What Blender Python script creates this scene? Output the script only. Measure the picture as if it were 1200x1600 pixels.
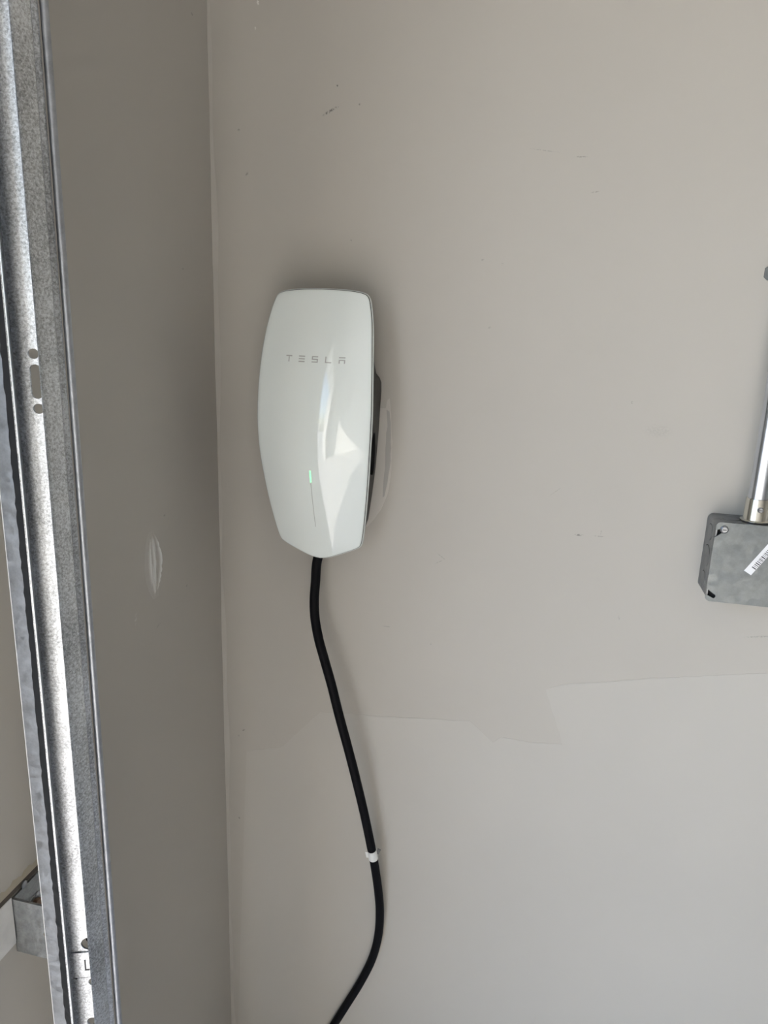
import bpy, bmesh, math, random
from mathutils import Vector, Matrix
random.seed(7)
for o in list(bpy.data.objects): bpy.data.objects.remove(o, do_unlink=True)
scene = bpy.context.scene
COL = scene.collection
# ------------------------------------------------------------------ camera
# solved from the vanishing points of the photograph (1200 x 1600 frame)
FPX = 1109.0
EYE = Vector((0.0, -0.9599, 1.5))
_dn = Vector((448 - 600, 4350, FPX)).normalized()
_a = -4500 - 600
_yy = -(_dn.x * _a + _dn.z * FPX) / _dn.y
CX = -Vector((_a, _yy, FPX)).normalized()
CZ = -_dn
CY = CZ.cross(CX)
def cam2w(v): return Vector((CX.dot(v), CY.dot(v), CZ.dot(v)))
cam = bpy.data.cameras.new('camera')
cam.sensor_fit = 'AUTO'; cam.sensor_width = 36.0; cam.lens = FPX / 1600 * 36.0
cam.clip_start = 0.01
camo = bpy.data.objects.new('camera', cam); COL.objects.link(camo)
r_, u_, b_ = cam2w(Vector((1, 0, 0))), cam2w(Vector((0, -1, 0))), cam2w(Vector((0, 0, -1)))
M = Matrix((r_, u_, b_)).transposed().to_4x4(); M.translation = EYE
camo.matrix_world = M
scene.camera = camo
def ray(px, py): return cam2w(Vector(((px - 600) / FPX, (py - 800) / FPX, 1.0)))
def at_y(px, py, y):
    r = ray(px, py); return EYE + r * ((y - EYE.y) / r.y)
def at_x(px, py, x):
    r = ray(px, py); return EYE + r * ((x - EYE.x) / r.x)
# ------------------------------------------------------------------ sky, sun, exposure
world = bpy.data.worlds.new('sky'); scene.world = world; world.use_nodes = True
wn = world.node_tree.nodes; wl = world.node_tree.links
sky = wn.new('ShaderNodeTexSky'); sky.sky_type = 'NISHITA'
sky.sun_disc = False; sky.sun_elevation = math.radians(46); sky.sun_rotation = math.radians(-60)
sky.air_density = 1.0; sky.dust_density = 1.6
wn['Background'].inputs['Strength'].default_value = 0.21
wl.new(sky.outputs[0], wn['Background'].inputs['Color'])
sun = bpy.data.lights.new('sun', 'SUN'); sun.energy = 5.0; sun.angle = math.radians(0.53); sun.color = (1.0, 0.95, 0.87)
suno = bpy.data.objects.new('sun', sun); COL.objects.link(suno)
_sd = Vector((1.10, -1.15, -1.20))          # direction the sunlight travels
suno.rotation_euler = _sd.to_track_quat('-Z', 'Y').to_euler(); suno.location = (-4, 2, 6)
vs = scene.view_settings
vs.view_transform = 'Standard'; vs.look = 'None'; vs.gamma = 1.0; vs.use_curve_mapping = False
vs.exposure = 2.02
# ------------------------------------------------------------------ helpers
def mat(name, col=(.5, .5, .5), rough=.5, metal=0.0, spec=.5, coat=0.0):
    m = bpy.data.materials.new(name); m.use_nodes = True
    p = m.node_tree.nodes['Principled BSDF']; p.inputs['Coat Roughness'].default_value = 0.0
    p.inputs['Base Color'].default_value = (*col, 1); p.inputs['Roughness'].default_value = rough
    p.inputs['Metallic'].default_value = metal; p.inputs['Specular IOR Level'].default_value = spec
    p.inputs['Coat Weight'].default_value = coat
    return m
class NT:
    def __init__(s, m): s.t = m.node_tree; s.n = s.t.nodes; s.p = s.n['Principled BSDF']
    def new(s, k, **kw):
        n = s.n.new(k)
        for a, v in kw.items(): setattr(n, a, v)
        return n
    def link(s, a, b): s.t.links.new(a, b)
    def pos(s): return s.new('ShaderNodeTexCoord').outputs['Object']
    def noise(s, scale, detail=3, vec=None, rough=.5):
        n = s.new('ShaderNodeTexNoise'); n.inputs['Scale'].default_value = scale
        n.inputs['Detail'].default_value = detail; n.inputs['Roughness'].default_value = rough
        if vec is not None: s.link(vec, n.inputs['Vector'])
        return n.outputs['Fac']
    def ramp(s, fac, a, b, ca, cb):
        r = s.new('ShaderNodeValToRGB'); e = r.color_ramp.elements
        e[0].position = a; e[1].position = b; e[0].color = (*ca, 1); e[1].color = (*cb, 1)
        s.link(fac, r.inputs['Fac']); return r.outputs['Color']
    def mapr(s, v, a, b, c, d):
        r = s.new('ShaderNodeMapRange'); s.link(v, r.inputs['Value'])
        for i, x in zip(('From Min', 'From Max', 'To Min', 'To Max'), (a, b, c, d)): r.inputs[i].default_value = x
        return r.outputs['Result']
    def mix(s, fac, a, b, mode='MIX'):
        x = s.new('ShaderNodeMix', data_type='RGBA', blend_type=mode)
        if hasattr(fac, 'links'): s.link(fac, x.inputs[0])
        else: x.inputs[0].default_value = fac
        for i, c in ((6, a), (7, b)):
            if hasattr(c, 'links'): s.link(c, x.inputs[i])
            else: x.inputs[i].default_value = (*c, 1)
        return x.outputs[2]
    def bump(s, h, strength, dist=.001):
        b = s.new('ShaderNodeBump'); b.inputs['Strength'].default_value = strength; b.inputs['Distance'].default_value = dist
        s.link(h, b.inputs['Height']); s.link(b.outputs[0], s.p.inputs['Normal'])
    def math(s, op, a, b=None):
        m = s.new('ShaderNodeMath', operation=op)
        for i, v in enumerate((a, b)):
            if v is None: continue
            if hasattr(v, 'links'): s.link(v, m.inputs[i])
            else: m.inputs[i].default_value = v
        return m.outputs[0]

def link(name, me, m=None, parent=None):
    o = bpy.data.objects.new(name, me); COL.objects.link(o)
    if m is not None and not me.materials: me.materials.append(m)
    if parent is not None: o.parent = parent
    return o
def wloc(p):
    v = Vector((0, 0, 0))
    while p is not None: v = v + p.location; p = p.parent
    return v
def obj(name, bm, m, parent=None, smooth=False, bevel=0):
    """world-space bmesh -> mesh object (child meshes are stored relative to their parent's origin)"""
    bmesh.ops.recalc_face_normals(bm, faces=bm.faces)
    if bevel:
        bmesh.ops.bevel(bm, geom=[e for e in bm.edges if len(e.link_faces) == 2 and e.calc_face_angle(0) > .5], offset=bevel, segments=2, affect='EDGES', profile=.5)
    off = wloc(parent)
    if off.length: bmesh.ops.translate(bm, verts=bm.verts, vec=-off)
    me = bpy.data.meshes.new(name); bm.to_mesh(me); bm.free()
    if smooth:
        for p in me.polygons: p.use_smooth = True
        me.set_sharp_from_angle(angle=math.radians(35))
    return link(name, me, m, parent)
def thing(name, label, cat, loc, group=None):
    o = bpy.data.objects.new(name, None); COL.objects.link(o); o.location = loc; o.empty_display_size = .05
    tag(o, label, cat, group); return o
def tag(o, label=None, cat=None, group=None, kind=None):
    for k, v in (('label', label), ('category', cat), ('group', group), ('kind', kind)):
        if v: o[k] = v
    return o
def B(): return bmesh.new()
def box(bm, x0, x1, y0, y1, z0, z1):
    v = [bm.verts.new((x, y, z)) for x in (x0, x1) for y in (y0, y1) for z in (z0, z1)]
    for f in ((0, 1, 3, 2), (4, 6, 7, 5), (0, 4, 5, 1), (2, 3, 7, 6), (0, 2, 6, 4), (1, 5, 7, 3)): bm.faces.new([v[i] for i in f])
    return bm
def prism(bm, pts, fn0, fn1):
    """closed polygon pts mapped by fn0 / fn1 to the two caps"""
    a = [bm.verts.new(fn0(*p)) for p in pts]; b = [bm.verts.new(fn1(*p)) for p in pts]
    n = len(pts)
    for i in range(n): bm.faces.new((a[i], a[(i + 1) % n], b[(i + 1) % n], b[i]))
    bm.faces.new(a[::-1]); bm.faces.new(b); return bm
def tube(bm, pts, r, seg=20, cap=True):
    pts = [Vector(p) for p in pts]; rings = []; up = None
    for i, p in enumerate(pts):
        t = (pts[min(i + 1, len(pts) - 1)] - pts[max(i - 1, 0)]).normalized()
        if up is None: up = t.orthogonal().normalized()
        up = (up - t * up.dot(t)).normalized(); s = t.cross(up)
        rr = r[i] if isinstance(r, (list, tuple)) else r
        rings.append([bm.verts.new(p + (up * math.cos(a) + s * math.sin(a)) * rr) for a in [2 * math.pi * k / seg for k in range(seg)]])
    for A, C_ in zip(rings, rings[1:]):
        for k in range(seg): bm.faces.new((A[k], A[(k + 1) % seg], C_[(k + 1) % seg], C_[k]))
    if cap: bm.faces.new(rings[0][::-1]); bm.faces.new(rings[-1])
    return bm
def spline(P, n=12):
    P = [Vector(p) for p in P]; out = []
    for i in range(len(P) - 1):
        p0, p1, p2, p3 = P[max(i - 1, 0)], P[i], P[i + 1], P[min(i + 2, len(P) - 1)]
        for k in range(n):
            t = k / n
            out.append(.5 * ((2 * p1) + (p2 - p0) * t + (2 * p0 - 5 * p1 + 4 * p2 - p3) * t * t + (3 * p1 - p0 - 3 * p2 + p3) * t ** 3))
    out.append(P[-1]); return out
def sheet(bm, plan, th, z0, z1):
    """a thin bent sheet: plan polyline (x, y) of thickness th, extruded in z"""
    P = [Vector((p[0], p[1])) for p in plan]; L = []; R = []
    for i, p in enumerate(P):
        t = (P[min(i + 1, len(P) - 1)] - P[max(i - 1, 0)]).normalized(); nn = Vector((-t.y, t.x))
        L.append(p + nn * th / 2); R.append(p - nn * th / 2)
    pts = L + R[::-1]
    k = len(P)
    lo = [bm.verts.new((q.x, q.y, z0)) for q in pts]; hi = [bm.verts.new((q.x, q.y, z1)) for q in pts]; n = len(pts)
    for i in range(n): bm.faces.new((lo[i], lo[(i + 1) % n], hi[(i + 1) % n], hi[i]))
    for i in range(k - 1):
        j = n - 1 - i
        bm.faces.new((lo[i], lo[i + 1], lo[j - 1], lo[j])); bm.faces.new((hi[i], hi[i + 1], hi[j - 1], hi[j]))
    return bm
def arc(cx, cy, r, a0, a1, n=6):
    return [(cx + r * math.cos(math.radians(a0 + (a1 - a0) * k / n)), cy + r * math.sin(math.radians(a0 + (a1 - a0) * k / n))) for k in range(n + 1)]
def pierced(name, outline, holes, th, fn):
    """flat sheet with holes: 2-D filled curve, extruded by th; fn maps local (u, v, w) to world"""
    cu = bpy.data.curves.new(name, 'CURVE'); cu.dimensions = '2D'; cu.fill_mode = 'BOTH'; cu.extrude = th / 2
    for loop in [outline] + holes:
        s = cu.splines.new('POLY'); s.points.add(len(loop) - 1); s.use_cyclic_u = True
        for q, p in zip(s.points, loop): q.co = (p[0] * 100, p[1] * 100, 0, 1)
    cu.extrude = th / 2 * 100
    o = bpy.data.objects.new(name, cu); COL.objects.link(o)
    dg = bpy.context.evaluated_depsgraph_get(); me = bpy.data.meshes.new_from_object(o.evaluated_get(dg))
    bpy.data.objects.remove(o); bpy.data.curves.remove(cu)
    bm = B(); bm.from_mesh(me); bpy.data.meshes.remove(me)
    bmesh.ops.remove_doubles(bm, verts=bm.verts, dist=1e-4)
    for v in bm.verts: v.co = fn(v.co.x / 100, v.co.y / 100, v.co.z / 100)
    return bm
def screw_head(bm, c, ax, r, h):
    """pan head with a recessed cross"""
    c = Vector(c); ax = Vector(ax).normalized()
    tube(bm, [c, c + ax * h * .55, c + ax * h * .9, c + ax * h], [r, r, r * .72, r * .35], seg=18)
    s = ax.orthogonal().normalized(); t = ax.cross(s)
    return bm
# ------------------------------------------------------------------ materials
def paint(name, base, marks=None):
    m = mat(name, base, .62, spec=.35); N = NT(m); P = N.pos()
    n1 = N.noise(2.2, 4, P); n2 = N.noise(240, 2, P)
    c = N.mix(N.mapr(n1, .3, .7, 0, 1), tuple(x * .965 for x in base), tuple(min(1, x * 1.03) for x in base))
    if marks:
        sep = N.new('ShaderNodeSeparateXYZ'); N.link(P, sep.inputs[0])
        brk = N.mapr(N.noise(420, 2, P), .42, .58, 0, 1)
        for (ax, u, z, hu, hz, ang, col, st) in marks:
            ca, sa = math.cos(ang), math.sin(ang)
            du = N.math('SUBTRACT', sep.outputs[ax], u); dz = N.math('SUBTRACT', sep.outputs[2], z)
            a = N.math('ADD', N.math('MULTIPLY', du, ca / hu), N.math('MULTIPLY', dz, sa / hu))
            b = N.math('ADD', N.math('MULTIPLY', du, -sa / hz), N.math('MULTIPLY', dz, ca / hz))
            d = N.math('SQRT', N.math('ADD', N.math('MULTIPLY', a, a), N.math('MULTIPLY', b, b)))
            f = N.math('MULTIPLY', N.mapr(d, .4, 1.0, st, 0), brk)
            c = N.mix(f, c, col)
    N.link(c, N.p.inputs['Base Color'])
    N.bump(N.math('ADD', N.math('MULTIPLY', n2, .25), N.noise(35, 2, P)), .08, .0012)
    return m
WALLC = (.475, .450, .405)
DK = (.10, .095, .09)
def mk(px, py, L, H, ang, col=DK, st=.8):
    p = at_y(px, py, 0); return (0, p.x, p.z, L, H, math.radians(ang), col, st)
marksR = [mk(515, 174, .012, .0022, 28), mk(527, 167, .0022, .002, 0), mk(562, 163, .0018, .0018, 0, st=.6), mk(373, 203, .002, .002, 0, st=.5),
          mk(527, 134, .0016, .0016, 0), mk(386, 272, .0022, .004, -30, st=.5), mk(549, 375, .0018, .0018, 0, st=.6),
          mk(908, 245, .010, .0010, 0, st=.5), mk(930, 300, .006, .0010, 8, st=.5), mk(850, 235, .022, .0008, -8, st=.25),
          mk(988, 629, .0022, .002, 0, st=.6), mk(754, 406, .002, .002, 0, st=.4), mk(785, 413, .002, .002, 0, st=.4), mk(765, 512, .002, .002, 0, st=.4),
          mk(905, 836, .007, .0016, 0), mk(936, 838, .009, .0008, 0, st=.5), mk(939, 833, .0006, .006, 0, st=.5),
          mk(967, 965, .0014, .004, 10, st=.6), mk(673, 1006, .002, .0016, 0, st=.5), mk(604, 979, .008, .0008, 0, st=.4),
          mk(1185, 995, .022, .0016, 10, st=.35), mk(690, 870, .010, .0010, -35, st=.3), mk(686, 878, .008, .001, 30, st=.3),
          mk(1047, 1301, .006, .0016, 0, (.30, .25, .17), .7), mk(972, 1337, .002, .0024, 0, (.25, .2, .14), .7), mk(1055, 1571, .007, .0014, -25, (.3, .27, .2), .6),
          mk(381, 1141, .003, .0018, 20), mk(373, 1149, .0018, .002, 0), mk(374, 1278, .0018, .003, 0, st=.7), mk(389, 1391, .0018, .006, -10, st=.7), mk(394, 1281, .002, .002, 0, st=.6),
          mk(386, 1574, .0016, .006, 5, (.75, .72, .68), .8), mk(1028, 674, .02, .010, 0, (.34, .32, .29), .3), mk(1020, 1130, .030, .008, 0, (.33, .31, .29), .2),
          mk(403, 4, .0022, .004, 0, (.8, .78, .74), .8), mk(399, 44, .0014, .003, 0, (.8, .78, .74), .7), mk(868, 768, .010, .0008, 40, st=.35)]
def mkl(px, py, L, H, ang, col=DK, st=.7):
    p = at_x(px, py, -.47); return (1, p.y, p.z, L, H, math.radians(ang), col, st)
marksL = [mkl(212, 968, .003, .010, -12, (.62, .61, .58), .7), mkl(247, 978, .010, .0014, 20, st=.3), mkl(286, 420, .003, .002, 0, st=.5),
          mkl(300, 22, .003, .002, 0, st=.4), mkl(257, 805, .003, .002, 0, st=.4), mkl(292, 915, .003, .0025, 0, st=.4), mkl(128, 776, .002, .006, -15, st=.3)]
M_WALLR = paint('wall_paint_side', WALLC, marksR)
M_WALLL = paint('wall_paint_front', WALLC, marksL)
M_WALL = paint('wall_paint', WALLC)
M_WALLW = paint('white_wall_paint', (.72, .71, .68))  # unseen walls, kept white and near to raise the fill light
M_TOUCH = paint('touch_up_paint', (.495, .473, .430))
M_CEIL = paint('ceiling_paint', (.80, .79, .77))
M_PLASTER = paint('bare_plaster', (.56, .535, .49))
M_SCRAPE = paint('scraped_plaster', (.42, .405, .38))
M_TORN = paint('torn_drywall_paper', (.62, .62, .59))
def galv(name, base=(.55, .57, .58), rough=.36, scale=260, contrast=.30, dirt=.0):
    m = mat(name, base, rough, 1.0); N = NT(m); P = N.pos()
    v = N.new('ShaderNodeTexVoronoi'); v.inputs['Scale'].default_value = scale; N.link(P, v.inputs['Vector'])
    n = N.noise(scale * .7, 6, P, .8); n2 = N.noise(14, 3, P)
    f = N.math('ADD', N.math('MULTIPLY', n, .75), N.math('MULTIPLY', n2, .25))
    c = N.mix(N.mapr(f, .40, .58, 0, 1), tuple(x * (1 - contrast) for x in base), tuple(min(1, x * (1 + contrast * .5)) for x in base))
    if dirt:
        d = N.mapr(N.noise(60, 5, P, .7), .52, .72, 0, dirt); c = N.mix(d, c, (.12, .10, .07))
    N.link(c, N.p.inputs['Base Color'])
    N.link(N.mapr(N.math('ADD', N.math('MULTIPLY', n, .6), N.math('MULTIPLY', v.outputs['Color'], .4)), .3, .7, rough - .08, rough + .14), N.p.inputs['Roughness'])
    N.bump(n, .10, .0004)
    return m
M_TRACK = galv('galvanised_track', (.62, .64, .66), .36, 700, .55)
M_PLATE = galv('dull_galvanised_angle', (.42, .44, .47), .42, 160, .15, .0)
M_LIP = galv('dull_lip', (.22, .23, .245), .5, 160, .15)
M_BRKT = galv('galvanised_bracket', (.36, .375, .38), .45, 120, .22, .35)
M_BOX = galv('galvanised_box', (.26, .27, .28), .42, 90, .12)
M_BOXC = galv('galvanised_cover', (.21, .228, .235), .40, 110, .14)
M_EMT = mat('conduit_steel', (.62, .65, .71), .25, 1.0)
M_EDGE = mat('bright_sheet_edge', (.80, .81, .81), .30, 1.0)
M_GROOVE = mat('groove_shade', (.018, .019, .021), .6, spec=.3)  # matte black that paints in the shade of the track groove
M_ZINC = mat('bright_zinc', (.70, .68, .62), .22, 1.0)
M_SCREW = mat('screw_steel', (.33, .34, .36), .3, 1.0)
M_DARKHOLE = mat('dark_inside', (.012, .012, .012), .8)
M_COVER = mat('white_glass', (.83, .885, .86), .0, spec=.6, coat=.6)
M_RIM = mat('glass_edge', (.62, .66, .64), .12)
M_BLACK = mat('black_plastic', (.018, .018, .019), .42, spec=.35)
M_GASK = mat('black_seam', (.02, .022, .022), .5)
M_LOGO = mat('silver_grey_print', (.42, .43, .42), .30)
M_STRIP = mat('unlit_indicator', (.50, .53, .505), .10)
M_LED = mat('green_light', (.2, .8, .3), .4); _p = NT(M_LED).p
_p.inputs['Emission Color'].default_value = (.12, .95, .22, 1); _p.inputs['Emission Strength'].default_value = .75
M_CABLE = mat('black_rubber', (.004, .004, .0055), .55, spec=.10)
M_WHITE = mat('white_vinyl', (.78, .79, .77), .45)
M_GREYTAPE = mat('grey_adhesive', (.15, .147, .14), .6)
M_STICK = mat('white_sticker', (.80, .81, .82), .4)
M_INK = mat('black_ink', (.03, .03, .035), .5)
M_BOARD = mat('white_painted_wood', (.66, .65, .62), .55)
N = NT(M_BOARD); N.link(N.ramp(N.noise(60, 4, N.pos()), .35, .65, (.66, .65, .62), (.75, .74, .71)), N.p.inputs['Base Color'])
M_DKEDGE = mat('dark_brown_edge', (.085, .070, .058), .8)
M_CAULK = mat('yellowed_caulk', (.42, .38, .30), .6)
M_FLOOR = mat('concrete', (.42, .41, .39), .7)
N = NT(M_FLOOR); N.link(N.ramp(N.noise(6, 6, N.pos()), .3, .7, (.42, .41, .40), (.52, .51, .50)), N.p.inputs['Base Color'])
M_DRIVE = mat('driveway_concrete', (.50, .48, .45), .8)
N = NT(M_DRIVE); N.link(N.ramp(N.noise(3, 6, N.pos()), .3, .7, (.36, .35, .33), (.44, .43, .41)), N.p.inputs['Base Color'])

# ------------------------------------------------------------------ the setting
XW = -.47                                   # inner face of the front wall (with the door opening)
OY0, OY1, OZ = -.575, -3.1, 2.15             # door opening
XR, YF, ZC = 6.0, -3.6, 2.75
def struct(name, bm, m, parent=None):
    o = obj(name, bm, m, parent); tag(o, kind='structure'); return o
wall_right = struct('wall_right', box(B(), XW, XR, 0, .12, 0, ZC), M_WALLR)
bm = B()
box(bm, XW - .15, XW, OY0, .12, 0, ZC); box(bm, XW - .15, XW, YF, OY1, 0, ZC); box(bm, XW - .15, XW, OY1, OY0, OZ, ZC)
wall_left = struct('wall_left', bm, M_WALLL)
struct('wall_back', box(B(), XR, XR + .12, YF, .12, 0, ZC), M_WALLW)
struct('wall_front', box(B(), XW - .15, XR + .12, YF - .12, YF, 0, ZC), M_WALLW)
struct('floor', box(B(), XW - .15, XR + .12, YF - .12, .12, -.1, 0), M_FLOOR)
struct('ceiling', box(B(), XW - .15, XR + .12, YF - .12, .12, ZC, ZC + .1), M_CEIL)
dr = struct('driveway', box(B(), -40, XW - .15, -30, 30, -.12, -.02), M_DRIVE)

M_TRIM = mat('white_trim', (.74, .74, .72), .5)  # unseen jamb boards, added to reflect as a streak in the glass cover
struct('trim_1', box(B(), XW - .145, XW - .005, OY0 - .018, OY0, 0, OZ), M_TRIM)
struct('trim_2', box(B(), XW - .145, XW - .005, OY1, OY1 + .018, 0, OZ), M_TRIM)
struct('trim_3', box(B(), XW - .145, XW - .005, OY1 + .018, OY0 - .018, OZ - .018, OZ), M_TRIM)
# corner bead: slightly wavy paint-filled seam where the two walls meet
bm = B(); pts = []; prev = None
for i in range(180):
    z = .001 + i * (ZC - .002) / 179
    a = .0035 + .0012 * math.sin(z * 9.1) + .0009 * math.sin(z * 31 + 1)
    v = [bm.verts.new(p) for p in ((XW, -a * .5, z), (XW + a * .55, -a * .28, z), (XW + a * 1.6, 0, z))]
    if prev:
        for k in range(2): bm.faces.new((prev[k], prev[k + 1], v[k + 1], v[k]))
    prev = v
o = obj('corner_bead', bm, M_WALL, wall_right, smooth=True)

# touched-up paint areas on the side wall: films a fraction of a millimetre proud
def film(name, px, m, th=.0003, jag=.0008, sub=6, close=None):
    P = [at_y(x, y, 0) for x, y in px]; pts = []
    n = len(P)
    for i in range(n):
        a, b = P[i], P[(i + 1) % n]; L = (b - a).length; k = max(1, int(L / .008)) if L < .8 else 1
        for j in range(k):
            q = a.lerp(b, j / k); w = jag if (j or i) else 0
            pts.append((q.x + random.uniform(-w, w), max(.005, q.z + random.uniform(-w, w))))
    bm = pierced(name, pts, [], th, lambda u, v, w_: Vector((u, -th / 2 + w_, v)))
    return obj(name, bm, m, wall_right)
film('paint_patch', [(500, 1113), (600, 1119), (735, 1127), (770, 1160), (783, 1152), (830, 1160), (879, 1163), (866, 1120), (853, 1077), (880, 1069), (940, 1066), (1010, 1060), (1080, 1057), (1200, 1052), (1290, 1046), (1420, 2100), (380, 2300), (385, 1173), (440, 1168)], M_TOUCH)
# bare plaster left beside the charger by an older, wider box
film('plaster_patch', [(560, 638), (603, 638), (605, 626), (609, 623), (611, 650), (613, 690), (612, 730), (609, 752), (604, 775), (595, 797), (584, 812), (574, 822), (555, 826)], M_PLASTER, .0006, .0006)
film('scraped_strip', [(604, 640), (609, 642), (611, 670), (611, 700), (610, 730), (606, 752), (601, 775), (598, 777), (600, 752), (602, 720), (603, 690), (605, 665)], M_SCRAPE, .0008, .0007)

# gouge in the front wall: torn drywall paper with raised lips
g0 = at_x(240, 884, XW)
bm = B(); NU, NV = 26, 60; grid = []
def ridge(u, v):
    h = 0
    for (c, bend, v0, v1, w, a) in ((-.40, -.06, .08, .80, .07, .0026), (-.12, .06, .05, .98, .07, .0030), (.08, .04, .02, .62, .05, .0028), (.40, .30, .03, .90, .06, .0036), (-.22, -.04, .45, .97, .05, .0032)):
        if v0 < v < v1:
            t = (v - v0) / (v1 - v0); cc = c + bend * math.sin(math.pi * t) - .18 * (t - .4) * (1 if c > .2 else .3)
            h += a * math.sin(math.pi * t) ** .6 * math.exp(-((u - cc) / w) ** 2)
    return h
for j in range(NV + 1):
    v = j / NV; hw = .021 * (math.sin(math.pi * (v * .94 + .03)) ** .55)
    row = []
    for i in range(NU + 1):
        u = i / NU * 2 - 1; e = min(1, (1 - abs(u)) * 4) * min(1, v * 8) * min(1, (1 - v) * 8)
        row.append(bm.verts.new((XW + .0002 + e * (.0006 + ridge(u, v) + .0003 * random.random()), g0.y + .003 * (v - .5) + u * hw, g0.z + .046 - v * .09)))
    grid.append(row)
for j in range(NV):
    for i in range(NU): bm.faces.new((grid[j][i], grid[j][i + 1], grid[j + 1][i + 1], grid[j + 1][i]))
me_g = obj('wall_gouge', bm, M_TORN, wall_left, smooth=True); me_g['label'] = 'torn pale gouge in the paint of the wall'
N = NT(M_TORN); sp_ = N.new('ShaderNodeSeparateXYZ'); N.link(N.pos(), sp_.inputs[0])
N.link(N.mix(N.mapr(sp_.outputs[0], XW + .0009, XW + .0030, .10, 1), WALLC, (.70, .70, .67)), N.p.inputs['Base Color'])

# ------------------------------------------------------------------ wall charger
XC = -.2910
ch = thing('wall_charger', 'white glass-fronted car charger with green light mounted on the grey wall', 'charger', (XC, 0, 1.5 - .13))
def interp(T, z):
    if z >= T[0][0]: return T[0][1]
    for (a, fa), (b, fb) in zip(T, T[1:]):
        if z >= b:
            return fa + (fb - fa) * (a - z) / (a - b)
    return T[-1][1]
def smooth_table(T, n=60):
    """Catmull-Rom resample of a (z, value) table"""
    P = spline([(a, b, 0) for a, b in T], 8); return [(p.x, p.y) for p in P]
PROF = smooth_table([(.060, .061), (.047, .0655), (.04, .068), (.01, .0795), (-.02, .0905), (-.05, .0990), (-.08, .1050), (-.11, .1090), (-.14, .1103), (-.17, .1075), (-.20, .1005), (-.23, .0910), (-.26, .0800), (-.290, .0685), (-.325, .055)])
KU = smooth_table([(.060, 1.15), (.01, 1.25), (-.05, 1.7), (-.11, 2.4), (-.17, 3.1), (-.20, 3.3), (-.26, 3.1), (-.32, 2.9)])
HWT = smooth_table([(.047, .0625), (.04, .0636), (.01, .0698), (-.02, .0732), (-.05, .0754), (-.08, .0769), (-.11, .0776), (-.14, .0767), (-.17, .0749), (-.20, .0722), (-.23, .0688), (-.26, .0646), (-.2800, .0612)])
def face_y(u, z): return -(interp(PROF, z) - interp(KU, z) * u * u)
TOPZ, CORZ, TIPZ = .0470, -.2840, -.3102
def cover_outline(inset=0.0):
    """right half listed from top centre to bottom tip, then mirrored; corners rounded"""
    half = []
    raw = [(0.0, TOPZ + .0015), (.03, TOPZ + .0010), (.0625, TOPZ - .001)]
    side = [(interp(HWT, z), z) for z in [.04 - .32 * k / 30 for k in range(31)]]
    raw = raw + side + [(.0575, CORZ - .0055), (.03, -.2985), (0.0, TIPZ)]
    # round the polyline corners by a few Chaikin passes on the sharp ones
    def chaikin(P, it):
        for _ in range(it):
            Q = [P[0]]
            for i in range(1, len(P) - 1):
                a, b, c = Vector(P[i - 1]), Vector(P[i]), Vector(P[i + 1])
                la, lc = (a - b).length, (c - b).length; d = min(.006, la * .25), min(.006, lc * .25)
                Q += [tuple(b + (a - b).normalized() * d[0]), tuple(b + (c - b).normalized() * d[1])]
            Q.append(P[-1]); P = Q
        return P
    raw = [(0.0, TOPZ + .0030), (.026, TOPZ + .0026), (.0510, TOPZ + .0002), (.0618, TOPZ - .0044)] + side[1:-1] + [(.0604, CORZ + .001), (.0566, CORZ - .0064), (.03, -.3015), (.012, -.3090), (0.0, TIPZ)]
    P = chaikin(raw, 2)
    full = P + [(-x, z) for x, z in P[-2:0:-1]]
    if inset:
        n = len(full); out = []
        for i in range(n):
            a, b = Vector(full[i - 1]), Vector(full[(i + 1) % n]); t = (b - a).normalized(); nn = Vector((t.y, -t.x))
            out.append(tuple(Vector(full[i]) + nn * -inset * -1 if False else Vector(full[i]) + nn * inset))
        full = out
    return full
def w3(u, y, z): return (XC + u, y, 1.5 + z)
def shell(name, m, inset, d0, d1, parent, bevel=.0012):
    """curved slab following the cover surface between offsets d0 (front) and d1 (back)"""
    out = cover_outline(inset); c = Vector((0, -.125)); bm = B(); K = 14; rings = []
    def ring(s, d):
        r = []
        for p in out:
            q = c.lerp(Vector(p), s); r.append(bm.verts.new(w3(q.x, face_y(q.x, q.y) + d, q.y)))
        return r
    top = bm.verts.new(w3(c.x, face_y(0, c.y) + d0, c.y))
    S = [k / K for k in range(1, K)] + [.985]
    for s in S: rings.append(ring(s, d0))
    edge = []
    for k, (ss, dd) in enumerate(((.994, .15), (1.0, .5))):
        rings.append(ring(ss, d0 + bevel * dd * 2))
    rings.append(ring(1.0, d1)); rings.append(ring(.85, d1))
    n = len(out)
    for i in range(n): bm.faces.new((top, rings[0][i], rings[0][(i + 1) % n]))
    for A, C_ in zip(rings, rings[1:]):
        for i in range(n): bm.faces.new((A[i], C_[i], C_[(i + 1) % n], A[(i + 1) % n]))
    bm.faces.new(rings[-1])
    return obj(name, bm, m, parent, smooth=True)
cover = shell('front_cover', M_COVER, .0017, 0, .0035, ch); cover['label'] = 'glossy white glass cover'
shell('seam', M_GASK, .0010, .0016, .0045, ch)
shell('cover_rim', M_RIM, 0, .0026, .0060, ch)
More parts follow.
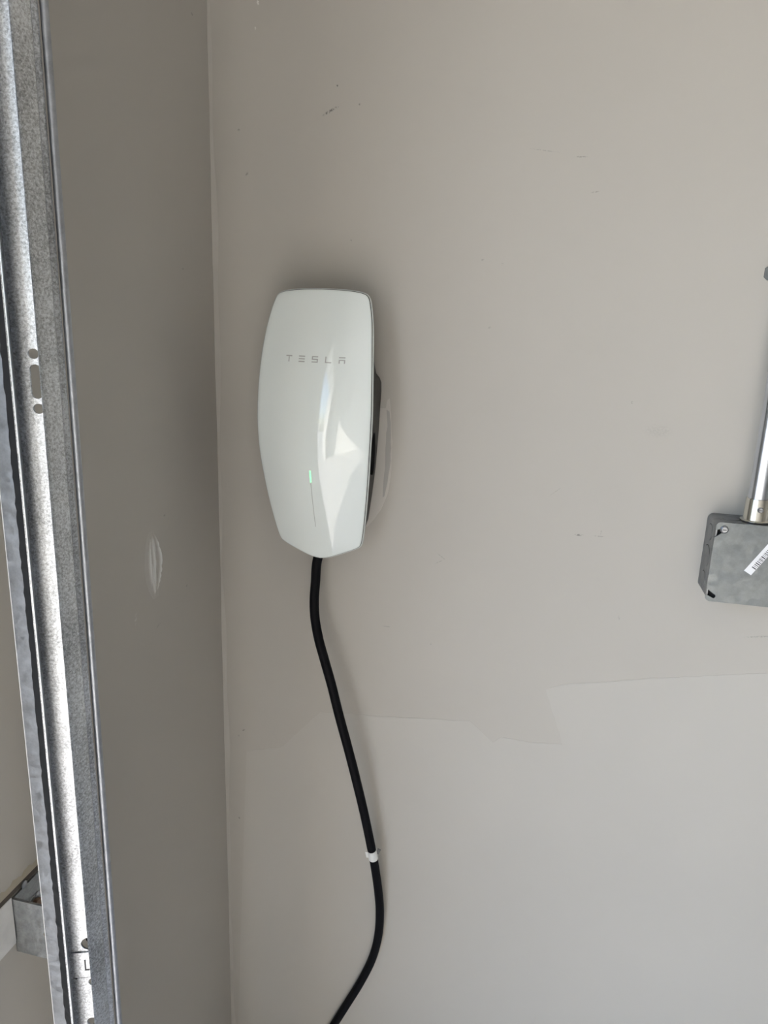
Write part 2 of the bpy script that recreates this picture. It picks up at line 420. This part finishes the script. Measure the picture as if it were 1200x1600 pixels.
# black body behind the cover
BT = [(.032, .0440), (.026, .0495), (-.036, .0545), (-.056, .0590), (-.0615, .0640), (-.068, .0668), (-.080, .0672), (-.106, .0661), (-.137, .0652), (-.1855, .0625), (-.2257, .0585), (-.262, .0540), (-.280, .0485), (-.287, .040)]
def body_pts(): return [(w, z) for z, w in BT] + [(-w, z) for z, w in BT[::-1]]
bp = body_pts()
bm = B(); R0 = []
for (s, yf) in ((.97, lambda u, z: 0.0), (1.0, lambda u, z: -.003), (1.0, lambda u, z: face_y(u, z) * .62), (.97, lambda u, z: face_y(u, z) + .005)):
    R0.append([bm.verts.new(w3(u * s, yf(u, z), z)) for u, z in bp])
n = len(bp)
for A, C_ in zip(R0, R0[1:]):
    for i in range(n): bm.faces.new((A[i], A[(i + 1) % n], C_[(i + 1) % n], C_[i]))
bm.faces.new(R0[0][::-1]); bm.faces.new(R0[-1])
body = obj('body', bm, M_BLACK, ch, smooth=True)
# oval recess in the side of the body
cen = Vector(w3(.066, -.030, -.163))
cut = B(); bmesh.ops.create_uvsphere(cut, u_segments=24, v_segments=16, radius=1)
for v in cut.verts: v.co = Vector((v.co.x * .016, v.co.y * .011, v.co.z * .030)) + cen
cobj = obj('cutter', cut, M_DARKHOLE)
md = body.modifiers.new('cut', 'BOOLEAN'); md.object = cobj; md.operation = 'DIFFERENCE'; md.solver = 'EXACT'
dg = bpy.context.evaluated_depsgraph_get(); nme = bpy.data.meshes.new_from_object(body.evaluated_get(dg))
body.modifiers.clear(); body.data = nme; bpy.data.objects.remove(cobj)
bm = B()
bmesh.ops.create_uvsphere(bm, u_segments=24, v_segments=16, radius=1)
for v in bm.verts: v.co = Vector((-abs(v.co.x) * .0155, v.co.y * .0105, v.co.z * .029)) + cen + Vector((-.0012, 0, 0))
obj('side_recess', bm, M_DARKHOLE, ch, smooth=True)
# cable gland under the body
# lettering: T E S L A from thin bars lying on the glass
def bar(bm, u0, u1, z0, z1, sk=0.0, th=.00018):
    NX = 5; f = []; bk = []
    for i in range(NX + 1):
        u = u0 + (u1 - u0) * i / NX
        for z in (z0, z1):
            f.append(bm.verts.new(w3(u, face_y(u, z) - th, z))); bk.append(bm.verts.new(w3(u, face_y(u, z) + .0002, z)))
    for i in range(NX):
        a, b, c, d = 2 * i, 2 * i + 1, 2 * i + 3, 2 * i + 2
        bm.faces.new((f[a], f[d], f[c], f[b]))
        bm.faces.new((f[a], bk[a], bk[d], f[d])); bm.faces.new((f[b], f[c], bk[c], bk[b]))
    bm.faces.new((f[0], f[1], bk[1], bk[0])); bm.faces.new((f[-1], f[-2], bk[-2], bk[-1]))
LW, LH, ST = .0080, .0078, .00135
LZ = -.0372
letters = {'T': [(0, 1, 1 - .17, 1), (.42, .58, 0, .80)],
           'E': [(0, 1, .83, 1), (0, 1, .415, .585), (0, 1, 0, .17)],
           'S': [(0, 1, .83, 1), (0, .17, .5, .83), (0, 1, .415, .585), (.83, 1, .15, .5), (0, 1, 0, .17)],
           'L': [(0, .17, 0, 1), (.17, 1, 0, .17)],
           'A': [(0, 1, .83, 1), (0, 1, .415, .585), (0, .17, 0, .43), (.83, 1, 0, .43)]}
for k, c in enumerate('TESLA'):
    bm = B(); uc = .0022 + (k - 2) * .01735
    for (a, b, z0, z1) in letters[c]: bar(bm, uc - LW / 2 + a * LW, uc - LW / 2 + b * LW, LZ - LH / 2 + z0 * LH, LZ - LH / 2 + z1 * LH)
    obj('letter', bm, M_LOGO, cover)
bm = B()
for k in range(6): bar(bm, -.0002, .0012, -.1930 + .0026 * k, -.1930 + .0026 * (k + 1))
led = obj('indicator_light', bm, M_LED, cover); led['label'] = 'small lit green light bar'
bm = B()
for k in range(20): bar(bm, .0001, .0009, -.1945 - .0032 * (k + 1), -.1945 - .0032 * k, th=.0001)
obj('indicator_strip', bm, M_STRIP, cover)
bm = B(); tube(bm, [w3(0, -.035, -.262), w3(0, -.035, -.292)], [.0125, .0105], 24); obj('cable_gland', bm, M_BLACK, ch, smooth=True)

# ------------------------------------------------------------------ charging cable
cpx = [(496, 874.6, .035), (493, 909, .036), (491, 938, .039), (492.2, 965.6, .042), (497.9, 998, .046), (506.8, 1030.6, .049), (518.2, 1071, .052), (529.6, 1116.7, .053), (548, 1185, .051), (566.5, 1260, .044), (579.2, 1319.5, .036),
       (585.6, 1353.5, .030), (591, 1391.7, .022), (593.5, 1425.8, .0145), (591, 1461.9, .0095), (581.4, 1498, .0080), (563.0, 1535, .0075), (540.0, 1572, .0075), (522.5, 1600, .0078), (504, 1632, .0080)]
P = [at_y(x, y, -d) for x, y, d in cpx]
P = [Vector(w3(.0005, -.035, -.285))] + P
e = P[-1]
_d = (P[-1] - P[-2]).normalized()
_q = e + _d * .05
P += [_q, Vector((_q.x - .022, -.010, _q.z * .68)), Vector((_q.x - .034, -.014, _q.z * .36)), Vector((_q.x - .030, -.030, _q.z * .12)), Vector((_q.x - .010, -.070, .0072)), Vector((_q.x + .06, -.125, .0072)), Vector((_q.x + .20, -.16, .0072)), Vector((.10, -.20, .0072))]
path = spline(P, 10)
cab = thing('charging_cable', 'thick black rubber cable hanging down from the white charger', 'cable', P[0])
obj('cord', tube(B(), path, .0069, 20), M_CABLE, cab, smooth=True)
# white tape flag wrapped around the cord
def near(px, py):
    best = None
    for i in range(1, len(path) - 1):
        d = path[i] - EYE; c = Vector((CX.x * d.x + CY.x * d.y + CZ.x * d.z, CX.y * d.x + CY.y * d.y + CZ.y * d.z, CX.z * d.x + CY.z * d.y + CZ.z * d.z))
        q = (600 + FPX * c.x / c.z - px) ** 2 + (800 + FPX * c.y / c.z - py) ** 2
        if best is None or q < best[0]: best = (q, i)
    return best[1]
i = near(582.5, 1333); c0 = path[i]; t = (path[i + 1] - path[i - 1]).normalized()
band = obj('tape_band', tube(B(), [c0 - t * .0088, c0 - t * .003, c0 + t * .003, c0 + t * .0088], [.0076, .0077, .0077, .0075], 24), M_WHITE, cab, smooth=True)
band['label'] = 'white tape band around the cord'
sx = Vector((1, 0, 0)); sx = (sx - t * sx.dot(t)).normalized(); fy = t.cross(sx)
if fy.y > 0: fy = -fy
def slab(bm, c, a, b, n_, la, lb, ln):
    vs = [bm.verts.new(c + a * (la * i) + b * (lb * j) + n_ * (ln * k)) for i in (-1, 1) for j in (-1, 1) for k in (-1, 1)]
    for f in ((0, 1, 3, 2), (4, 6, 7, 5), (0, 4, 5, 1), (2, 3, 7, 6), (0, 2, 6, 4), (1, 5, 7, 3)): bm.faces.new([vs[q] for q in f])
    return bm
obj('tape_tail', slab(B(), c0 - sx * .0092 + fy * .001 + t * .0005, sx, t, fy, .0018, .0058, .0006), M_WHITE, cab)
d2 = (sx + t * .35).normalized()
obj('tape_end', slab(B(), c0 + sx * .0098 - fy * .001 - t * .0055, (sx + t * .5).normalized(), (t - sx * .5).normalized(), fy, .0026, .0052, .0008), M_GREYTAPE, cab)

# ------------------------------------------------------------------ junction box, conduit, strap
BX0, BX1, BZ0, BZ1, BD = .2125, .3145, 1.5 - .3135, 1.5 - .2115, .052
jb = thing('junction_box', 'square galvanised steel junction box with blank cover on the right of the wall', 'junction box', ((BX0 + BX1) / 2, 0, BZ0))
def rrect(x0, x1, z0, z1, r, n=5):
    return arc(x1 - r, z1 - r, r, 0, 90, n) + arc(x0 + r, z1 - r, r, 90, 180, n) + arc(x0 + r, z0 + r, r, 180, 270, n) + arc(x1 - r, z0 + r, r, 270, 360, n)
ro = rrect(BX0 + .0008, BX1 - .0008, BZ0 + .0008, BZ1 - .0008, .007); ri = rrect(BX0 + .0026, BX1 - .0026, BZ0 + .0026, BZ1 - .0026, .0055)
bm = B(); n = len(ro)
a0 = [bm.verts.new((x, 0, z)) for x, z in ro]; a1 = [bm.verts.new((x, -BD, z)) for x, z in ro]; a2 = [bm.verts.new((x, -BD, z)) for x, z in ri]; a3 = [bm.verts.new((x, -.002, z)) for x, z in ri]
for A, C_ in ((a0, a1), (a1, a2), (a2, a3)):
    for i in range(n): bm.faces.new((A[i], A[(i + 1) % n], C_[(i + 1) % n], C_[i]))
bm.faces.new(a0[::-1]); bm.faces.new(a3)
obj('box_body', bm, M_BOX, jb, smooth=True)
bm = B(); box(bm, BX0 + .004, BX1 - .004, -.047, -.004, BZ0 + .004, BZ1 - .004); obj('box_interior', bm, M_DARKHOLE, jb)
# knockouts punched in the sides: discs with a dark slit round most of the rim
def knockout(c, ax, r, a0_=200):
    c = Vector(c); ax = Vector(ax); s = Vector((0, 1, 0)); t = ax.cross(s)
    bm = B(); tube(bm, [c - ax * .0005, c + ax * .0004], r, 28); k = obj('knockout', bm, M_BOX, jb)
    bm = B(); prev = None
    for j in range(25):
        a = math.radians(a0_ + 110 * j / 24)
        q = [bm.verts.new(c + (s * math.cos(a) + t * math.sin(a)) * rr + ax * .00045) for rr in (r - .0003, r + .0005)]
        if prev: bm.faces.new((prev[0], prev[1], q[1], q[0]))
        prev = q
    obj('punch_line', bm, M_DARKHOLE, k)
for zc, r in ((BZ1 - .020, .0105), (BZ1 - .051, .0140), (BZ1 - .082, .0105)): knockout((BX0 + .0008, -.026, zc), (-1, 0, 0), r)
knockout((BX0 + .022, -.026, BZ1 - .0008), (0, 0, 1), .0105); knockout((BX1 - .018, -.026, BZ1 - .0008), (0, 0, 1), .0105)
for zc in (BZ1 - .036, BZ1 - .068): obj('tab_slot', box(B(), BX0 + .0003, BX0 + .0012, -BD + .0005, -BD + .0022, zc - .0018, zc + .0018), M_DARKHOLE, jb)
for xc in (BX0 + .020, BX0 + .045): obj('tab_slot', box(B(), xc - .002, xc + .002, -BD + .0005, -BD + .0022, BZ1 - .0012, BZ1 - .0003), M_DARKHOLE, jb)
# blank cover with open keyhole slots at its corners
def cover_poly():
    w = BX1 - BX0; L = []
    def slot(sgn):   # left edge slots, (u from left, v from top)
        pass
    P = []
    P += arc(.0055, -.0055, .0055, 90, 180, 5)                       # top-left ear
    d = Vector((.80, .60)); e = Vector((-.60, .80))                  # slot axis going up-right (v up)
    tip = Vector((.0098, -.0085)); hw = .0026
    P += [(0, -.0103)]
    P += [tuple(tip + e * hw - d * .003)]
    ang = math.degrees(math.atan2(d.y, d.x))
    P += arc(tip.x, tip.y, hw, ang + 90, ang - 90, 6)
    P += [(0, -.0195)]
    H = BZ1 - BZ0
    P += [(0, -(H - .0165))]
    d2 = Vector((.70, -.71)); e2 = Vector((.71, .70)); tip2 = Vector((.0092, -(H - .0070)))
    a2 = math.degrees(math.atan2(d2.y, d2.x))
    P += arc(tip2.x, tip2.y, hw, a2 + 90, a2 - 90, 6)
    P += [(0, -(H - .0085))]
    P += arc(.0055, -(H - .0055), .0055, 180, 270, 5)
    P += arc(w - .0055, -(H - .0055), .0055, 270, 360, 5) + arc(w - .0055, -.0055, .0055, 0, 90, 5)
    return P
bm = pierced('cover', cover_poly(), [], .0016, lambda u, v, w_: Vector((BX0 + u, -BD - .0009 - w_, BZ1 + v)))
cv = obj('cover_plate', bm, M_BOXC, jb)
bm = B(); c = Vector((BX0 + .0098, -BD - .0017, BZ1 - .0085)); tube(bm, [c, c + Vector((0, -.0016, 0)), c + Vector((0, -.0028, 0))], [.0048, .0047, .0032], 18)
sc = obj('screw', bm, M_SCREW, jb, smooth=True)
bm = B(); cc = c + Vector((0, -.00285, 0)); box(bm, cc.x - .0022, cc.x + .0022, cc.y - .0001, cc.y + .0002, cc.z - .0005, cc.z + .0005); obj('screw_slot', bm, M_INK, sc)
bm = B(); c = Vector((BX1 - .0098, -BD - .0017, BZ0 + .0085)); tube(bm, [c, c + Vector((0, -.0016, 0)), c + Vector((0, -.0028, 0))], [.0042, .0041, .0026], 18)
obj('screw', bm, M_SCREW, jb, smooth=True)
# barcode sticker on the cover plate
s0 = at_y(1168.5, 895.5, -BD - .0018); s1 = at_y(1209, 851, -BD - .0018)
ax = (s1 - s0).normalized(); nrm = Vector((0, -1, 0)); bx = ax.cross(nrm).normalized(); L = .062; W = .0100
if bx.z < 0: bx = -bx
mid = s0 + ax * L / 2 - bx * -.0005
st = obj('barcode_sticker', slab(B(), mid, ax, bx, nrm, L / 2, W / 2, .0001), M_STICK, cv)
x = .0085
while x < L - .006:
    w = random.choice((.0005, .0009, .0013))
    obj('barcode_line', slab(B(), s0 + ax * (x + w / 2) - bx * .0014, ax, bx, nrm, w / 2, .0028, .00018), M_INK, st)
    x += w + random.choice((.0009, .0013))
# conduit with set-screw connector
PXC = .2615
cd = thing('conduit_pipe', 'shiny steel conduit pipe rising from the junction box along the wall', 'conduit', (PXC, -.028, BZ1))
pp = [(PXC, -.028, BZ1 + .004), (PXC, -.028, BZ1 + .12), (PXC, -.0265, BZ1 + .16), (PXC, -.021, BZ1 + .20), (PXC, -.0155, BZ1 + .24), (PXC, -.0130, BZ1 + .28), (PXC, -.0128, BZ1 + .33), (PXC, -.0128, ZC - .002)]
obj('pipe', tube(B(), spline(pp, 6), .0117, 32), M_EMT, cd, smooth=True)
z = BZ1
prof = [(.0172, .0002), (.0172, .0013), (.0160, .0019), (.0144, .0023), (.0141, .0034), (.0138, .0270), (.0134, .0284), (.0119, .0286)]
obj('connector', tube(B(), [(PXC, -.028, z + h) for _, h in prof], [r for r, _ in prof], 36), M_ZINC, cd, smooth=True)
a = math.radians(-88); c = Vector((PXC + .0005, -.028 - .0136, z + .0165)); ax = Vector((.0, -1, 0))
bm = B(); tube(bm, [c, c + ax * .0020, c + ax * .0032], [.0036, .0035, .0024], 16); s_ = obj('set_screw', bm, M_SCREW, cd, smooth=True)
bm = B(); q = c + ax * .00325; box(bm, q.x - .002, q.x + .002, q.y - .0002, q.y + .0002, q.z - .0005, q.z + .0005); obj('screw_slot', bm, M_INK, s_)
# one-hole strap: only its tab reaches into the picture
sp = at_y(1195, 426, -.002)
stp = thing('pipe_strap', 'zinc strap tab holding the conduit pipe to the wall', 'strap', (PXC, 0, sp.z))
bm = pierced('tab', [(sp.x + .004, -.0085), (PXC - .010, -.0095), (PXC - .010, .0095), (sp.x + .004, .0085), (sp.x, .005), (sp.x, -.005)], [[(sp.x + .0095 + .0026 * math.cos(t_ * math.pi / 8), .0026 * math.sin(t_ * math.pi / 8)) for t_ in range(16)]], .002, lambda u, v, w_: Vector((u, -.0012 + w_, sp.z + v)))
obj('tab', bm, M_BOXC, stp)
sad = [(PXC + .0135 * math.cos(math.radians(a_)), -.0128 - .0135 * math.sin(math.radians(a_))) for a_ in range(-20, 201, 10)][::-1]
bm = B(); sheet(bm, [(PXC - .0125, -.0012)] + sad[1:-1] + [(PXC + .0125, -.0012)], .0016, sp.z - .0095, sp.z + .0095)
obj('saddle', bm, M_BOXC, stp, smooth=True)
bm = B(); tube(bm, [(sp.x + .0095, -.0022, sp.z), (sp.x + .0095, -.0046, sp.z), (sp.x + .0095, -.0056, sp.z)], [.0048, .0046, .0025], 16); obj('screw', bm, M_SCREW, stp, smooth=True)

# ------------------------------------------------------------------ garage door track
YW, YL = -.478, -.503                       # web plane and lip plane
T0, T1 = .004, 2.32
tr = thing('door_track', 'tall galvanised steel garage door track with punched slots near the wall corner', 'door track', (-.38, -.49, 0))
XA, XB = -.3995, -.358                      # web ends
def circ(cx, cz, r, n=20): return [(cx + r * math.cos(2 * math.pi * k / n), cz + r * math.sin(2 * math.pi * k / n)) for k in range(n)]
def oval(cx, z0, z1, r): return arc(cx, z1 - r, r, 0, 180, 9) + arc(cx, z0 + r, r, 180, 360, 9)
TW = math.tan(math.radians(20))
def web_y(x): return YW + TW * (x + .366)
holes = []
YH = -.4858
hx = lambda px, py: (at_y(px, py, YH).x, at_y(px, py, YH).z)
(xa_, za_), (xb_, zb_), (xo_, zo_) = hx(50.2, 552.7), hx(58.6, 639), hx(54.8, 596.5)
for dz in (0, .60, -1.05):
    holes += [circ(xa_, za_ + dz, .0039), oval(xo_, zo_ + dz - .0130, zo_ + dz + .0130, .0041), circ(xb_, zb_ + dz, .0039)]
xh_, hA = hx(136.5, 1478); h2, h3 = hx(144, 1538.5), hx(142.5, 1598)
holes += [circ(xh_, hA, .0070), circ(*h2, .0050), circ(*h3, .0046)]
XL = -.3955
bm = pierced('web', [(XL, T0), (XB - .008, T0), (XB - .008, T1), (XL, T1)], holes, .0016, lambda u, v, w_: Vector((u, web_y(u) + w_, v)))
obj('web', bm, M_TRACK, tr)
# room-side flange: straight, slightly bent twice, with a rolled bead along its rear corner
fl = [(XB - .0082, YW)] + arc(XB - .0060, YW - .0052, .0052, 88, 6, 6) + [(-.3606, -.4860), (-.3590, -.4890), (-.3596, -.4935), (-.3614, -.5005), (-.3622, -.5030), (-.3618, -.5040), (-.3608, -.5045)]
obj('flange', sheet(B(), fl, .0016, T0, T1), M_TRACK, tr, smooth=True)
# door-side flange: rounded into the web, its tip turned outward
fl = [(XL + .0006, web_y(XL) + .0002), (XL - .0012, -.4895), (XL - .0016, -.4905), (XL - .0006, -.4935), (XL + .0040, -.4985), (-.3880, -.5030)]
obj('flange', sheet(B(), fl, .0016, T0, T1), M_TRACK, tr, smooth=True)
bm = B(); tube(bm, [(-.3868, YL - .0006, T0), (-.3868, YL - .0004, T1)], .0006, 12); obj('rolled_edge', bm, M_EDGE, tr, smooth=True)
obj('turned_lip', sheet(B(), [(-.3870, -.5026), (-.3905, -.4988), (-.3916, -.4955)], .0012, T0, T1), M_LIP, tr, smooth=True)
bm = B(); tube(bm, [(XB + .0004, YW + .0026, T0), (XB + .0004, YW + .0026, T1)], .0030, 12); obj('rear_bead', bm, M_PLATE, tr, smooth=True)
# angle riveted along the track, a black strip standing in for the shaded groove beside the flange
pl = [(-.4312, -.4762), (XA - .010, -.4762), (XL + .002, -.4762)]
obj('mounting_angle', sheet(B(), pl, .0018, T0, T1), M_PLATE, tr)
bm = B(); tube(bm, [(-.4312, -.4766, T0), (-.4312, -.4766, T1)], .0007, 10); obj('rolled_edge', bm, M_EDGE, tr, smooth=True)
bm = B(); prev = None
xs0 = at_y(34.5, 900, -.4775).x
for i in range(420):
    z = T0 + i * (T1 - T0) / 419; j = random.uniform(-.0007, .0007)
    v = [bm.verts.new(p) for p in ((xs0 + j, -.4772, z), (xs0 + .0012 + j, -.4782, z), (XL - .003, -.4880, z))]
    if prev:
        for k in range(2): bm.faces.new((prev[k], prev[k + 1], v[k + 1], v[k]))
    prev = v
obj('groove_shade', bm, M_GROOVE, tr)
# splice: overlapping tab with a punched L mark and a dark joint
zt, zb = hx(117, 1485)[1], hx(132, 1526)[1]
ca_ = [(xh_ + .0071 * math.cos(math.radians(a_)), hA + .0071 * math.sin(math.radians(a_))) for a_ in range(0, -181, -12)]
ca_ = [p for p in ca_ if p[1] < zt]
bm = pierced('tab', [(XL + .002, zb), (-.3690, zb), (-.3690, zt)] + ca_ + [(XL + .002, zt)], [], .0012, lambda u, v, w_: Vector((u, web_y(u) - .0015 + w_, v)))
tab = obj('splice_tab', bm, M_TRACK, tr)
bm = pierced('gap', [(XL + .0018, zb - .0014), (-.3690, zb - .0010), (-.3690, zb), (XL + .0018, zb + .0006)], [], .0004, lambda u, v, w_: Vector((u, web_y(u) - .0011 + w_, v)))
obj('joint_gap', bm, M_DARKHOLE, tr)
bm = B(); c = Vector((XL + .0042, web_y(XL + .0042) - .0010, zb - .0008)); tube(bm, [c, c + Vector((0, -.0004, 0))], .0016, 12); obj('joint_hole', bm, M_DARKHOLE, tr)
lx, lz = hx(133.5, 1508)
bm = pierced('mark', [(lx - .0006, lz - .0062), (lx + .0034, lz - .0062), (lx + .0034, lz - .0046), (lx + .0006, lz - .0046), (lx + .0006, lz + .0062), (lx - .0006, lz + .0062)], [], .0003, lambda u, v, w_: Vector((u, web_y(u) - .00225 + w_, v)))
obj('punched_mark', bm, M_INK, tab)
yb_ = web_y(xh_)
bm = B(); tube(bm, [(xh_, yb_ + .0075, hA), (xh_, yb_ + .0055, hA)], .0090, 18); obj('bolt', bm, M_DARKHOLE, tr, smooth=True)
bm = B(); tube(bm, [(xh_ + .001, yb_ + .0058, hA - .0005), (xh_ + .0015, yb_ + .0010, hA - .0015)], [.0026, .0022], 12); obj('bolt_end', bm, M_ZINC, tr, smooth=True)

# ------------------------------------------------------------------ horizontal board on the front wall and the track bracket screwed to it
bz0, bz1 = 1.5 - .599, 1.5 - .5475
bd = thing('wall_board', 'white painted wooden board fixed flat to the wall behind the track bracket', 'board', (XW, -.48, bz0))
obj('board', box(B(), XW, XW + .0030, -.565, -.4752, bz0, bz1), M_BOARD, bd, bevel=.0005)
obj('dark_edge', box(B(), XW, XW + .0022, -.564, -.4155, bz1, bz1 + .0066), M_DKEDGE, bd)  # dark brown strip along the top of the board
bm = B(); prev = None
for i in range(40):
    y = -.563 + i * .1475 / 39; h = .0045 + .0016 * math.sin(i * 1.3) + .0008 * math.sin(i * 3.1)
    v = [bm.verts.new(p) for p in ((XW, y, bz1 + .0066 + h), (XW + .0018, y, bz1 + .0065 + h * .45), (XW + .0030, y, bz1 + .0065))]
    if prev:
        for k in range(2): bm.faces.new((prev[k], prev[k + 1], v[k + 1], v[k]))
    prev = v
obj('caulk_line', bm, M_CAULK, bd, smooth=True)
obj('lower_lip', box(B(), XW, XW + .0022, -.565, -.4752, bz0 - .0028, bz0), M_BOARD, bd)
br = thing('track_bracket', 'small galvanised angle bracket tying the door track to the white board', 'bracket', (XW + .02, -.474, 1.5 - .613))
YB = -.4742
r1 = at_y(24, 1486, YB).z; 
top, bot = 1.5 - .5505, 1.5 - .6135
pts = [(XW + .0004, top), (-.4000, top - .0005), (-.4000, bot), (XW + .0012, bot + .0005)]
bm = prism(B(), pts, lambda x, z: (x, YB, z), lambda x, z: (x, YB + .0024, z))
obj('upright_leg', bm, M_BRKT, br)
obj('wall_leg', box(B(), XW + .0004, XW + .0026, YB + .0024, YB + .048, bot, top), M_BRKT, br)
for (px, py) in ((37, 1382), (58, 1398)):
    p = at_x(px, py, XW + .0027)
    bm = B(); tube(bm, [(XW + .0026, p.y, p.z), (XW + .0038, p.y, p.z), (XW + .0046, p.y, p.z)], [.0040, .0040, .0024], 16); s_ = obj('screw', bm, M_SCREW, br, smooth=True)
p = at_x(54, 1406, XW + .0027)
bm = B(); tube(bm, [(XW + .0026, p.y, p.z - .004), (XW + .0035, p.y, p.z - .004)], [.0105, .0102], 24); w_ = obj('washer', bm, M_BRKT, br, smooth=True)
bm = B(); tube(bm, [(XW + .0035, p.y, p.z - .004), (XW + .0078, p.y, p.z - .004)], [.0062, .0058], 6); obj('bolt_head', bm, mat('rusty_bolt', (.22, .15, .11), .6, .6), w_)
p = at_y(71, 1460, YB)
bm = B(); tube(bm, [(p.x + .001, YB, p.z), (p.x + .001, YB - .0006, p.z)], [.0030, .0028], 14); obj('rivet', bm, M_ZINC, br, smooth=True)
